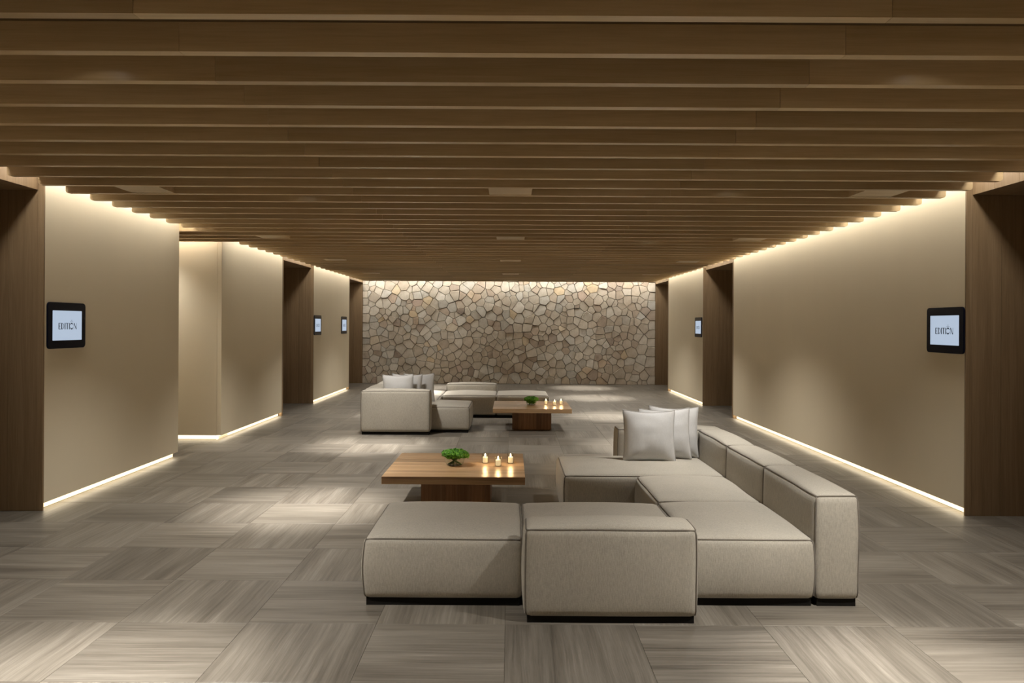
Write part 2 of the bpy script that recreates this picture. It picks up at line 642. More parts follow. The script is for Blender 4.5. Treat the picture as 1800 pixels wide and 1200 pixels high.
segs_l = [(BACK_Y, 4.43), (6.588, CORR[0]), (CORR[1], 13.43), (15.578, 18.97)]
segs_r = [(BACK_Y, 4.43), (6.588, 13.43), (15.578, 18.97)]
wall_left = side_wall(-1, LX, 'wall_left', segs_l, PORTALS)
tag(wall_left, 'beige plaster wall with three wood-lined openings and a side corridor')
wall_right = side_wall(1, RX, 'wall_right', segs_r, PORTALS)
tag(wall_right, 'beige plaster wall with three wood-lined openings, unbroken in the middle')

# side corridor on the left: its far wall faces the room
CEND = -6.3
corr = multibox('wall_corridor', [(CEND, LX - 0.06, CORR[1] + 0.10, CORR[1] + 0.40, 0, TOP_Z),
                                  (CEND, LX - 0.40, CORR[0] - 0.3, CORR[0], 0, TOP_Z),
                                  (CEND - 0.2, CEND, CORR[0] - 0.3, CORR[1] + 0.4, 0, TOP_Z)], None, M_PLASTER)
tag(corr, 'plaster walls of the side corridor', kind='structure')
box('plaster_panel', (CEND, LX - 0.0605, CORR[1], CORR[1] + 0.06, 0.062, TOP_Z), corr, M_PLASTER, 0.003)
yl = CORR[1] + 0.062
led('plinth_led_strip', [(CEND, yl, 0.003), (LX - 0.06, yl, 0.003), (LX - 0.06, yl, 0.0615), (CEND, yl, 0.0615)], corr, M_PLINTH_L)
led('plinth_spill_emitter', [(CEND, CORR[1] + 0.008, 0.0608), (CEND, CORR[1] + 0.055, 0.0608), (LX - 0.06, CORR[1] + 0.055, 0.0608), (LX - 0.06, CORR[1] + 0.008, 0.0608)], corr, M_PLINTH_D)
multibox('plinth_backing', [(CEND, LX - 0.062, CORR[1] + 0.064, CORR[1] + 0.10, 0, 0.062)], corr, M_PLAIN)
# end cap of the near wall at the corridor mouth
box('plaster_panel', (LX - 0.40, LX - 0.061, CORR[0] - 0.012, CORR[0], 0.0, TOP_Z), corr, M_PLASTER)
# wall behind the camera
wf = box('wall_front', (LX - 0.4, RX + 0.4, BACK_Y - 0.25, BACK_Y, 0, TOP_Z), None, M_PLASTER)
tag(wf, 'plaster wall closing the lounge opposite the stone wall', kind='structure')

# stone wall ---------------------------------------------------------------
SX0, SX1 = LX - 0.05, RX + 0.05
wall_back = multibox('wall_back', [(SX0, SX1, STONE_Y + 0.03, STONE_Y + 0.4, 0, TOP_Z),
                                   (LX - NICHE - 0.2, SX0, STONE_Y + 0.05, STONE_Y + 0.4, 0, TOP_Z),
                                   (SX1, RX + NICHE + 0.2, STONE_Y + 0.05, STONE_Y + 0.4, 0, TOP_Z)], None, M_MORTAR)
tag(wall_back, 'wall of irregular sandstone pieces at the end of the lounge', kind='structure')


def clip(poly, nx, nz, d):
    """keep nx*x+nz*z <= d"""
    out = []
    for i in range(len(poly)):
        p, q = poly[i - 1], poly[i]
        a = nx * p[0] + nz * p[1] - d
        b = nx * q[0] + nz * q[1] - d
        if (a <= 0) != (b <= 0):
            t = a / (a - b)
            out.append((p[0] + t * (q[0] - p[0]), p[1] + t * (q[1] - p[1])))
        if b <= 0:
            out.append(q)
    return out


rs = random.Random(11)
sites = []
z = 0.0
while z < TOP_Z:                         # squarer stones up both edges
    h = rs.uniform(0.15, 0.27)
    sites.append((SX0 + rs.uniform(0.055, 0.075), z + h / 2, 1))
    z += h
z = 0.0
while z < TOP_Z:
    h = rs.uniform(0.17, 0.30)
    sites.append((SX1 - rs.uniform(0.11, 0.13), z + h / 2, 1))
    z += h
tries = 0
while tries < 9000:
    tries += 1
    x, z = rs.uniform(SX0 + 0.17, SX1 - 0.27), rs.uniform(0.02, TOP_Z - 0.02)
    d = 0.172 + 0.10 * noise.noise(Vector((x * 1.3, z * 1.3, 3.1))) + rs.uniform(-0.045, 0.07)
    d = max(0.120, d)
    if all((x - a) ** 2 + ((z - b) * 1.08) ** 2 > d * d for a, b, _ in sites):
        sites.append((x, z, 0))
GAP = 0.0029
wts = [0.0 if e else rs.uniform(-0.008, 0.008) for _, _, e in sites]
stones = []
for n, (x, z, e) in enumerate(sites):
    poly = [(SX0, 0.0), (SX1, 0.0), (SX1, TOP_Z), (SX0, TOP_Z)]
    near = sorted(((a - x) ** 2 + (b - z) ** 2, a, b, m) for m, (a, b, _) in enumerate(sites))[1:26]
    for d2, a, b, m in near:
        d = math.sqrt(d2)
        nx, nz = (a - x) / d, (b - z) / d
        poly = clip(poly, nx, nz, nx * x + nz * z + d / 2 + (wts[n] - wts[m]) / (2 * d) - GAP * rs.uniform(0.6, 1.2))
        if len(poly) < 3: break
    if len(poly) < 3: continue
    # drop tiny edges, cut the corners
    q = []
    for i in range(len(poly)):
        if math.dist(poly[i], poly[i - 1]) > 0.012:
            q.append(poly[i])
    poly = q
    if len(poly) < 3: continue
    r = []
    for i in range(len(poly)):
        p0, p1, p2 = poly[i - 1], poly[i], poly[(i + 1) % len(poly)]
        c = min(0.24, 0.009 / max(0.02, math.dist(p0, p1))), min(0.24, 0.009 / max(0.02, math.dist(p1, p2)))
        r.append((p1[0] + (p0[0] - p1[0]) * c[0], p1[1] + (p0[1] - p1[1]) * c[0]))
        r.append((p1[0] + (p2[0] - p1[0]) * c[1], p1[1] + (p2[1] - p1[1]) * c[1]))
    area = abs(sum(r[i - 1][0] * r[i][1] - r[i][0] * r[i - 1][1] for i in range(len(r)))) / 2
    stones.append((area, x, z, r))
stones.sort(key=lambda t: -(t[0] if t[2] < 2.85 else t[0] * 0.01))


def stone_geo(x, z, ring):
    cx = sum(p[0] for p in ring) / len(ring)
    cz = sum(p[1] for p in ring) / len(ring)
    dep = rs.uniform(0.045, 0.068)
    tx, tz = rs.uniform(-0.07, 0.07), rs.uniform(-0.07, 0.07)
    n = len(ring)
    v = []
    for k, (sh, dd) in enumerate(((1.0, 0.0), (0.985, dep * 0.80), (0.93, dep))):
        for px, pz in ring:
            lx, lz = (px - cx) * sh, (pz - cz) * sh
            t = (lx * tx + lz * tz) if k else 0
            v.append((lx, -dd - t + (rs.uniform(-.003, .003) if k else 0), lz))
    f = [tuple(range(2 * n, 3 * n))]
    for a in (0, n):
        for i in range(n):
            j = (i + 1) % n
            f.append((a + i, a + j, a + n + j, a + n + i))
    return (cx, cz), v, f


def stone_tone(x, z):
    t = 0.5 + 0.32 * noise.noise(Vector((x * 0.7, z * 0.9, 1.7))) + rs.gauss(0, 0.17)
    if rs.random() < 0.06: t = rs.uniform(0.0, 0.15)
    if rs.random() < 0.07: t = rs.uniform(0.9, 1.0)
    return min(1.0, max(0.0, t))


rest_v, rest_f, rest_t = [], [], []
for n, (area, x, z, ring) in enumerate(stones):
    (cx, cz), v, f = stone_geo(x, z, ring)
    tone = stone_tone(x, z)
    if n < 300:
        me = pydata('stone', v, f)
        at = me.attributes.new('tone', 'FLOAT', 'FACE')
        at.data.foreach_set('value', [tone] * len(f))
        o = link('stone', me, wall_back, M_STONE)
        o.location = (cx, STONE_Y + 0.032, cz)
    else:
        b = len(rest_v)
        rest_v += [(a + cx, c + STONE_Y + 0.032, d + cz) for a, c, d in v]
        rest_f += [tuple(i + b for i in q) for q in f]
        rest_t += [tone] * len(f)
me = pydata('small_stones', rest_v, rest_f)
at = me.attributes.new('tone', 'FLOAT', 'FACE')
at.data.foreach_set('value', rest_t)
o = link('small_stones', me, wall_back, M_STONE)
tag(o, kind='stuff')
print('stones', len(stones))

# ------------------------------------------------------------------ ceiling
ceiling = multibox('ceiling', [(-6.6, 5.6, BACK_Y - 0.3, STONE_Y + 0.4, TOP_Z, TOP_Z + 0.2)], None, M_COVEW)
tag(ceiling, 'oak slat ceiling with lit coves along the walls', kind='structure')
last_y = SLAT_Y0 + K1 * PITCH + SLAT_T
BL, BR = -3.81, 3.67
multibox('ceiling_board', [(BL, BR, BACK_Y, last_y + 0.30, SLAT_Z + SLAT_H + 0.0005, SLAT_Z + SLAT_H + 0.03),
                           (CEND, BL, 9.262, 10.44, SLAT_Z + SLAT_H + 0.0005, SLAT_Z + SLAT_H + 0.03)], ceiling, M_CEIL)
# hangers that carry the slat raft from the slab
hang = []
for yy in (-3, 1, 5, 9, 13, 17):
    for xx in (-3.0, 0.0, 3.0):
        hang.append((xx - .02, xx + .02, yy - .02, yy + .02, SLAT_Z + SLAT_H + 0.03, TOP_Z))
multibox('hanger', hang, ceiling, M_CAN)


def slat_mesh(x0, x1, round_l, round_r):
    """plank, origin at its centre bottom front; the outer ends have eased lower corners"""
    L_ = (x1 - x0) / 2
    c = 0.02
    prof = []
    if round_l:
        prof += [(-L_, c), (-L_ + 0.3 * c, 0.3 * c), (-L_ + c, 0)]
    else:
        prof += [(-L_, 0)]
    if round_r:
        prof += [(L_ - c, 0), (L_ - 0.3 * c, 0.3 * c), (L_, c)]
    else:
        prof += [(L_, 0)]
    prof += [(L_, SLAT_H), (-L_, SLAT_H)]
    n = len(prof)
    v = [(x, 0, z) for x, z in prof] + [(x, SLAT_T, z) for x, z in prof]
    f = [tuple(range(n)), tuple(range(2 * n - 1, n - 1, -1))]
    for i in range(n):
        j = (i + 1) % n
        f.append((i, i + n, j + n, j))
    me = pydata('slat', v, f)
    me.materials.append(M_SLAT)
    return me


SL, SR, J = -3.79, 3.69, 1.35
g = 0.0012
ME_L = slat_mesh(SL, -J - g, True, False)
ME_C = slat_mesh(-J + g, J - g, False, False)
ME_R = slat_mesh(J + g, SR, False, True)
ME_LL = slat_mesh(CEND, -J - g, False, False)
for k in range(K0, K1 + 1):
    y = SLAT_Y0 + k * PITCH
    for me, a, b in (((ME_LL, CEND, -J) if 17 <= k <= 20 else (ME_L, SL, -J)), (ME_C, -J, J), (ME_R, J, SR)):
        o = link('slat', me, ceiling)
        o.location = ((a + b) / 2, y, SLAT_Z)

# flush wooden boxes filling one slat gap
BOX_ME = None
for k in (9, 18, 27, 36, 43):
    y0 = SLAT_Y0 + k * PITCH + SLAT_T
    for x in (-3.04, -0.01, 3.04):
        if BOX_ME is None:
            BOX_ME = box_mesh('ceiling_box', -0.178, 0.178, 0, PITCH - SLAT_T, 0, SLAT_H)
            BOX_ME.materials.append(M_SLAT)
        o = link('ceiling_box', BOX_ME, ceiling)
        o.location = (x, y0, SLAT_Z + 0.004)

# cove LEDs, facing down
CZ = 2.985
multibox('led_channel', [(LX + 0.06, LX + 0.165, BACK_Y, CORR[0], CZ + 0.001, TOP_Z), (LX + 0.06, LX + 0.165, CORR[1], STONE_Y, CZ + 0.001, TOP_Z),
                         (RX - 0.165, RX - 0.06, BACK_Y, STONE_Y, CZ + 0.001, TOP_Z), (SX0 + 0.2, SX1 - 0.2, STONE_Y - 0.36, STONE_Y - 0.26, CZ + 0.001, TOP_Z),
                         (CEND, LX, CORR[1] - 0.16, CORR[1] - 0.06, CZ + 0.001, TOP_Z)], ceiling, M_COVEW)


def down_led(x0, x1, y0, y1, mat):
    led('cove_led_strip', [(x0, y0, CZ), (x0, y1, CZ), (x1, y1, CZ), (x1, y0, CZ)], ceiling, mat)


down_led(LX + 0.07, LX + 0.155, BACK_Y + 0.05, CORR[0] - 0.02, M_COVE_L)
down_led(LX + 0.07, LX + 0.155, CORR[1] + 0.05, STONE_Y - 0.1, M_COVE_L)
down_led(RX - 0.155, RX - 0.07, BACK_Y + 0.05, STONE_Y - 0.1, M_COVE_L)
down_led(CEND + 0.05, LX - 0.02, CORR[1] - 0.15, CORR[1] - 0.07, M_COVE_C)
down_led(SX0 + 0.25, SX1 - 0.25, STONE_Y - 0.34, STONE_Y - 0.28, M_COVE_B)

# recessed downlights between the slats, plus added fill lamps (rear row, corridor)
can_v, can_f = lathe([(0.0, 0.032), (0.055, 0.032), (0.055, 0.0), (0.046, 0.0), (0.040, 0.024), (0.0, 0.024)], 20)
CAN_ME = pydata('housing', can_v, can_f, False)
CAN_ME.materials.append(M_CAN)
lv, lf = lathe([(0.0, 0.026), (0.039, 0.026)], 20)
LENS_ME = pydata('lens', [(a, b, 0.0235) for a, b, c in lv], [tuple(reversed(q)) for q in lf])
LENS_ME.materials.append(M_LENS)
SPOT_D = bpy.data.lights.new('downlight_beam', 'SPOT')
SPOT_D.energy = SPOT_W
SPOT_D.color = SPOT_COL
SPOT_D.spot_size = math.radians(42)
SPOT_D.spot_blend = 1.0
SPOT_D.shadow_soft_size = 0.04
DIM_D = SPOT_D.copy()
DIM_D.energy = 28.0
REAR_FILL_D = DIM_D.copy()
REAR_FILL_D.energy = 1250.0  # unseen row added behind the camera as front fill
SOFA_D = DIM_D.copy()           # the downlight above the nearer sofa is dimmed
SOFA_D.energy = 85.0
SOFA_D.spot_size = math.radians(74)
SOFAF_D = DIM_D.copy()
SOFAF_D.energy = 95.0
SOFAF_D.spot_size = math.radians(110)
FRONTF_D = SOFAF_D.copy()
FRONTF_D.energy = 275.0
FRONTF_D.shadow_soft_size = 0.07
DIM_D.spot_size = math.radians(120)
FLOOD_D = bpy.data.lights.new('downlight_spill', 'SPOT')
FLOOD_D.energy = FLOOD_W
FLOOD_D.color = SPOT_COL
FLOOD_D.spot_size = math.radians(110)
FLOOD_D.spot_blend = 1.0
FLOOD_D.shadow_soft_size = 0.06
for k, x in [(k, x) for k in (-10, 1, 10, 19, 28, 37, 44) for x in (-1.86, 1.86)] + [(19, -5.0)]:  # last entry: unseen lamp added to brighten the corridor; first row: rear fill
    if (k, x) == (10, 1.86):
        k = 9
    if True:
        y = SLAT_Y0 + k * PITCH + SLAT_T + (PITCH - SLAT_T) * 0.5
        d = empty('downlight', (x, y, SLAT_Z + 0.088))
        tag(d, 'small black recessed downlight between two ceiling slats', 'downlight', 'downlights between the ceiling slats')
        link('housing', CAN_ME, d)
        link('lens', LENS_ME, d)
        b = bpy.data.objects.new('beam', DIM_D if x < -4 else (REAR_FILL_D if k < -5 else (SOFA_D if k == 9 else SPOT_D)))
        C.objects.link(b)
        b.parent = d
        b.location = (0, 0, 0.004)
        b = bpy.data.objects.new('spill', DIM_D if x < -4 else (REAR_FILL_D if k < -5 else (SOFAF_D if k == 9 else (FRONTF_D if k == 1 else (DIM_D if k == 44 else FLOOD_D)))))
        C.objects.link(b)
        b.parent = d
        b.location = (0, 0, -0.004)

# ------------------------------------------------------------------ sofas
def cushion_map(dims, u, v, w, top=0.03, side=0.014, seed=0.0, r=0.030, bow=0.010):
    x0, x1, y0, y1, z0, z1 = dims
    hx, hy, hz = (x1 - x0) / 2, (y1 - y0) / 2, (z1 - z0) / 2
    p = Vector((u * hx, v * hy, w * hz))
    inner = Vector((max(-hx + r, min(hx - r, p.x)), max(-hy + r, min(hy - r, p.y)), max(-hz + r, min(hz - r, p.z))))
    d = p - inner
    n = d.normalized() if d.length > 1e-6 else Vector((0, 0, 0))
    q = inner + n * r if d.length > 1e-6 else p

    def prof(a, b):
        return (max(0, 1 - a * a) ** 0.6) * (max(0, 1 - b * b) ** 0.6)
    if w > 0: q.z += top * prof(u, v) * w ** 4
    q.x += math.copysign(side * prof(v, w) * abs(u) ** 4, u)
    q.y += math.copysign(side * prof(u, w) * abs(v) ** 4, v)
    # soft bow of the vertical edges and slow unevenness of the filling
    k = 1 - w * w
    q.x += math.copysign(bow * k * abs(u) ** 3, u) * 0.8
    q.y += math.copysign(bow * k * abs(v) ** 3, v) * 0.6
    c = Vector(((x0 + x1) / 2, (y0 + y1) / 2, (z0 + z1) / 2))
    q += c
    nz = noise.noise_vector(Vector((q.x * 3.1 + seed, q.y * 3.1, q.z * 4.0 + seed * 1.7)))
    q += Vector((nz.x * 0.004, nz.y * 0.004, nz.z * 0.005 if w > -0.9 else 0))
    return q


def cushion_geo(dims, n=16, **kw):
    ts = [math.sin(math.pi / 2 * (-1 + 2 * i / n)) for i in range(n + 1)]
    v, f, idx = [], [], {}

    def vert(u, vv, w):
        key = (round(u, 5), round(vv, 5), round(w, 5))
        if key not in idx:
            idx[key] = len(v)
            v.append(tuple(cushion_map(dims, u, vv, w, **kw)))
        return idx[key]
    for ax in range(3):
        for sg in (-1, 1):
            for i in range(n):
                for j in range(n):
                    q = []
                    for a, b in ((i, j), (i + 1, j), (i + 1, j + 1), (i, j + 1)):
                        c = [0, 0, 0]
                        c[ax] = sg
                        c[(ax + 1) % 3] = ts[a]
                        c[(ax + 2) % 3] = ts[b]
                        q.append(vert(*c))
                    f.append(tuple(q) if sg > 0 else tuple(reversed(q)))
    return v, f


def piping_geo(dims, rad=0.0052, m=14, **kw):
    parts = []
    tt = [-1 + 2 * i / m for i in range(m + 1)]
    c = Vector(((dims[0] + dims[1]) / 2, (dims[2] + dims[3]) / 2, (dims[4] + dims[5]) / 2))

    def path(fn, out):
        pts = []
        for t in tt:
            p = cushion_map(dims, *fn(t), **kw)
            pts.append(p + Vector(out) * 0.0015)
        parts.append(tube_data(pts, rad, 6))
    for a in (-1, 1):
        for b in (-1, 1):
            path(lambda t: (a, b, t), (a, b, 0))
        path(lambda t: (a, t, 1), (a, 0, 1))
        path(lambda t: (t, a, 1), (0, a, 1))
    return merge(parts)


SO = Vector((0.58, 5.9, 0))
sofa = empty('sectional_sofa', SO)
tag(sofa, 'beige linen modular sofa with footstool end facing the wider floor, three white cushions on it', 'sofa', 'modular lounge sofas')
MODS = [
    # name, dims, top crown
    ('seat', (-0.830, 0.072, 4.40, 5.30, 0.038, 0.385), 0.030),
    ('seat', (0.078, 1.012, 4.412, 5.30, 0.038, 0.385), 0.030),
    ('backrest', (0.082, 1.008, 4.150, 4.408, 0.032, 0.508), 0.022),
    ('seat', (1.020, 1.742, 4.42, 5.345, 0.038, 0.385), 0.026),
    ('backrest', (1.748, 1.997, 4.42, 5.345, 0.038, 0.638), 0.016),
    ('seat', (1.020, 1.742, 5.351, 6.262, 0.038, 0.385), 0.026),
    ('backrest', (1.748, 1.997, 5.351, 6.262, 0.038, 0.638), 0.016),
    ('seat', (0.440, 1.742, 6.268, 7.195, 0.038, 0.385), 0.028),
    ('backrest', (1.748, 1.997, 6.268, 7.195, 0.038, 0.638), 0.016),
    ('backrest', (1.000, 1.997, 7.201, 7.450, 0.038, 0.638), 0.018),
]
for n, (nm, d, crown) in enumerate(MODS):
    dl = (d[0] - SO.x, d[1] - SO.x, d[2] - SO.y, d[3] - SO.y, d[4], d[5])
    thin = min(d[1] - d[0], d[3] - d[2]) < 0.4
    kw = dict(top=crown * 1.35, side=0.012 if thin else 0.018, seed=n * 5.3, bow=0.006 if thin else 0.013)
    # each module's origin sits at its own centre so the weave follows it
    cx, cy = (dl[0] + dl[1]) / 2, (dl[2] + dl[3]) / 2
    dc = (dl[0] - cx, dl[1] - cx, dl[2] - cy, dl[3] - cy, dl[4], dl[5])
    v, f = cushion_geo(dc, **kw)
    o = link(nm, pydata(nm, v, f, True), sofa, M_SOFA)
    o.location = (cx, cy, 0)
    v, f = piping_geo(dc, **kw)
    link('piping', pydata('piping', v, f, True), o, M_PIPE)
    i = 0.014
    link('plinth', box_mesh('plinth', dc[0] + i, dc[1] - i, dc[2] + i, dc[3] - i, 0.0, 0.062), o, M_BASE)
sofa2 = copy_tree(sofa)
sofa2.location = (-0.170 - SO.x, 18.65 - SO.y, 0)
sofa2.rotation_euler = (0, 0, math.pi)
sofa2['label'] = 'beige linen modular sofa beside the stone wall, its tall back turned towards the other sofa'
sofa['label'] = 'beige linen modular sofa along the unbroken plaster wall, farther from the stone wall'

# cushions -------------------------------------------------------------------
def pillow_map(u, v, sg, W=0.46, H=0.455, T=0.070, seed=0.0):
    x = 0.5 * W * u * (1 - 0.07 * (1 - v * v))
    z = 0.5 * H * v * (1 - 0.07 * (1 - u * u))
    a = max(0, 1 - abs(u) ** 2.4) ** 0.55 * max(0, 1 - abs(v) ** 2.4) ** 0.55
    sagz = -0.012 * (1 - u * u) * (1 if v > 0 else 0) * v
    nz = noise.noise(Vector((u * 2.2 + seed, v * 2.2, sg * 3.0))) * 0.012 * a
    nz += noise.noise(Vector((u * 6 + seed, v * 4.5, sg * 9.0))) * 0.004 * a ** 0.5
    return (x, sg * (T * a * (1 - 0.25 * v)) + nz + 0.006 * math.sin(u * 5 + seed) * (1 - a), z + sagz)


def pillow_meshes(seed):
    n = 22
    ts = [math.sin(math.pi / 2 * (-1 + 2 * i / n)) for i in range(n + 1)]
    v, f = [], []
    for sg in (-1, 1):
        b = len(v)
        for i in range(n + 1):
            for j in range(n + 1):
                v.append(pillow_map(ts[i], ts[j], sg, seed=seed))
        for i in range(n):
            for j in range(n):
                q = (b + i * (n + 1) + j, b + (i + 1) * (n + 1) + j, b + (i + 1) * (n + 1) + j + 1, b + i * (n + 1) + j + 1)
                f.append(q if sg < 0 else q[::-1])
    body = pydata('cover', v, f, True)
    m = 20
    path = []
    for k in range(m): path.append((-1 + 2 * k / m, -1))
    for k in range(m): path.append((1, -1 + 2 * k / m))
    for k in range(m): path.append((1 - 2 * k / m, 1))
    for k in range(m): path.append((-1, 1 - 2 * k / m))
    pv, pf = tube_data([Vector(pillow_map(u * 1.0, w * 1.0, -1, seed=seed)) * 1.004 for u, w in path], 0.0048, 6, True)
    return body, pydata('seam', pv, pf, True)


PILL = [  # x, y(base), tilt, yaw, roll
    (1.222, 6.775, -0.17, 0.02, 0.015),
    (1.390, 6.930, -0.15, -0.02, -0.02),
    (1.500, 7.080, -0.14, 0.02, 0.03),
]
PL_A = ['white cushion before two others on the sofa away from the stone wall',
        'middle white cushion of three on the sofa away from the stone wall',
        'white cushion touching the backrest of the sofa away from the stone wall']
PL_B = ['outermost grey-white cushion of the row on the sofa beside the stone wall',
        'middle grey-white cushion of the row on the sofa beside the stone wall',
        'grey-white cushion against the tall backrest of the sofa beside the stone wall']
for n, (x, y, tilt, yaw, rollp) in enumerate(PILL):
    body, seam = pillow_meshes(n * 3.7 + 1)
    for second in (False, True):
        p = empty('throw_cushion', (0, 0, 0))
        zc = 0.412 + 0.222 * math.cos(tilt)
        yc = y + 0.222 * math.sin(-tilt)
        R = Matrix.Rotation(yaw, 4, 'Z') @ Matrix.Rotation(tilt, 4, 'X') @ Matrix.Rotation(rollp, 4, 'Y')
        Mw = Matrix.Translation((x, yc, zc)) @ R
        if second:
            Mw = Matrix.Translation((-0.170, 18.65, 0)) @ Matrix.Rotation(math.pi, 4, 'Z') @ Mw
        p.matrix_world = Mw
        link('cover', body, p, M_PILLOW)
        link('seam', seam, p, M_PSEAM)
        tag(p, (PL_B if second else PL_A)[n], 'cushion', 'cushions on the farther sofa' if second else 'cushions on the nearer sofa')

# ------------------------------------------------------------------ coffee tables
def coffee_table(cx, cy, seed, label):
    rt = random.Random(seed)
    t = empty('coffee_table', (cx, cy, 0))
    tag(t, label, 'table', 'low square coffee tables')
    W, zt, th = 1.18, 0.351, 0.063
    cuts = [-W / 2]
    for wdt in (0.17, 0.13, 0.22, 0.15, 0.19, 0.12, 0.20):
        cuts.append(cuts[-1] + wdt)
    s = W / (cuts[-1] + W / 2)
    cuts = [-W / 2 + (c + W / 2) * s for c in cuts]
    for a, b in zip(cuts[:-1], cuts[1:]):
        o = link('plank', box_mesh('plank', -W / 2, W / 2, a + 0.0006, b - 0.0006, zt - th, zt, 0.0022), t, M_TABLE)
    core = link('base', box_mesh('base', -0.28, 0.28, -0.28, 0.28, 0.0, zt - th), t, M_TBASE)
    for side in range(4):
        e = [-0.298]
        while e[-1] < 0.298 - 0.02:
            e.append(min(0.298, e[-1] + rt.uniform(0.075, 0.15)))
        if e[-1] - e[-2] < 0.03: e.pop(-2)
        for a, b in zip(e[:-1], e[1:]):
            o = link('base_board', box_mesh('base_board', a + 0.0005, b - 0.0005, -0.298, -0.281, 0.012, zt - th - 0.001, 0.001), core, M_TBASE)
            o.rotation_euler = (0, 0, side * math.pi / 2)
    return t


TA = (-0.466, 6.94)
TB = (0.328, 12.11)
coffee_table(*TA, 3, 'low square wooden coffee table beside the sofa away from the stone wall')
coffee_table(*TB, 4, 'low square reddish wooden coffee table beside the sofa by the stone wall')

# bowls of greenery -----------------------------------------------------------
ZT = 0.351


def clump_mesh(seed, rad=0.036, n=420):
    rr = random.Random(seed)
    v, f = [], []
    for _ in range(n):
        d = Vector((rr.gauss(0, 1), rr.gauss(0, 1), rr.gauss(0, 1) * 0.8 + 0.25)).normalized()
        p = d * rad * rr.uniform(0.6, 1.08)
        p.z *= 0.8
        t = d.orthogonal().normalized()
        t = (Matrix.Rotation(rr.uniform(0, 6.28), 3, d) @ t)
        nrm = (d + Vector((rr.uniform(-.6, .6), rr.uniform(-.6, .6), rr.uniform(-.3, .6)))).normalized()
        b = nrm.cross(t).normalized()
        l, w = rr.uniform(0.006, 0.011), rr.uniform(0.003, 0.005)
        k = len(v)
        v += [tuple(p - t * l), tuple(p + b * w + nrm * 0.002), tuple(p + t * l), tuple(p - b * w + nrm * 0.002)]
        f.append((k, k + 1, k + 2, k + 3))
    return pydata('moss_clump', v, f)


CL = [clump_mesh(s) for s in (1, 2, 3)]
for c in CL: c.materials.append(M_FOL)
bowl_prof = [(0.0, 0.0), (0.055, 0.0), (0.074, 0.010), (0.086, 0.034), (0.089, 0.060), (0.085, 0.084), (0.0825, 0.084), (0.0865, 0.060), (0.083, 0.035), (0.072, 0.013), (0.054, 0.004), (0.0, 0.004)]
bv, bf = lathe(bowl_prof, 40)
BOWL = pydata('glass_bowl', bv, bf, True)
bm = bmesh.new(); bm.from_mesh(BOWL)
bmesh.ops.remove_doubles(bm, verts=bm.verts, dist=1e-5); bmesh.ops.recalc_face_normals(bm, faces=bm.faces)
bm.to_mesh(BOWL); bm.free()
BOWL.materials.append(M_GLASS)


def planted_bowl(x, y, seed, scale, fill, label):
    rr = random.Random(seed)
    p = empty('planted_bowl', (x, y, ZT))
    p.scale = (scale,) * 3
    tag(p, label, 'plant', 'glass bowls of greenery on the coffee tables')
    link('glass_bowl', BOWL, p)
    for ring, cnt, zz in ((0.0, 1, 0.112), (0.045, 6, 0.108), (0.088, 11, 0.096)):
        for k in range(cnt):
            t = 2 * math.pi * (k + rr.uniform(-.2, .2)) / cnt
            o = link('moss_clump', CL[rr.randrange(3)], p)
            rj = ring * rr.uniform(0.92, 1.06)
            o.location = (rj * math.cos(t), rj * math.sin(t), zz + rr.uniform(-.006, .008))
            s = rr.uniform(0.9, 1.15)
            o.scale = (s, s, s)
            o.rotation_euler = (rr.uniform(-.3, .3), rr.uniform(-.3, .3), rr.uniform(0, 6.28))
    if fill:
        for k in range(9):
            t = 6.28 * k / 9
            o = link('moss_clump', CL[k % 3], p)
            o.location = (0.045 * math.cos(t), 0.045 * math.sin(t), 0.055 + 0.02 * (k % 2))
    for k in range(11):
        t = 2 * math.pi * k / 11 + rr.uniform(-.15, .15)
        t2 = t + math.pi + rr.uniform(-.7, .7)
        pts = [(0.062 * math.cos(t), 0.062 * math.sin(t), 0.010),
               (0.025 * math.cos((t + t2) / 2 + 1), 0.025 * math.sin((t + t2) / 2 + 1), 0.045 + rr.uniform(-.01, .01)),
               (0.060 * math.cos(t2), 0.060 * math.sin(t2), 0.100)]
        sm = []
        for q in range(7):
            s = q / 6
            sm.append(tuple((1 - s) ** 2 * pts[0][i] + 2 * s * (1 - s) * pts[1][i] + s * s * pts[2][i] for i in range(3)))
        v, f = tube_data(sm, rr.uniform(0.003, 0.0055), 6)
        link('stem', pydata('stem', v, f, True), p, M_STEM)
    return p


planted_bowl(-0.494, 6.89, 5, 1.0, False, 'glass bowl of bright green moss with bare stems showing, beside three candles')
planted_bowl(0.326, 12.11, 6, 0.94, True, 'glass bowl packed with green moss on the reddish coffee table')

# candles -----------------------------------------------------------------------
wv, wf_ = lathe([(0.0, 0.005), (0.020, 0.005), (0.0222, 0.007), (0.0222, 0.054), (0.020, 0.0565), (0.006, 0.054), (0.0, 0.054)], 24)
WAX = pydata('wax', wv, wf_, True); WAX.materials.append(M_WAX)
gv, gf = lathe([(0.0, 0.0), (0.027, 0.0), (0.0295, 0.004), (0.0300, 0.088), (0.0285, 0.088), (0.0280, 0.005), (0.0, 0.0045)], 28)
CUP = pydata('glass_cup', gv, gf, True)
bm = bmesh.new(); bm.from_mesh(CUP)
bmesh.ops.remove_doubles(bm, verts=bm.verts, dist=1e-5); bmesh.ops.recalc_face_normals(bm, faces=bm.faces)
bm.to_mesh(CUP); bm.free()
CUP.materials.append(M_GLASS)
kv, kf = tube_data([(0, 0, 0.052), (0.0005, 0, 0.058), (0.0015, 0, 0.063)], 0.0012, 6)
WICK = pydata('wick', kv, kf); WICK.materials.append(M_WICK)
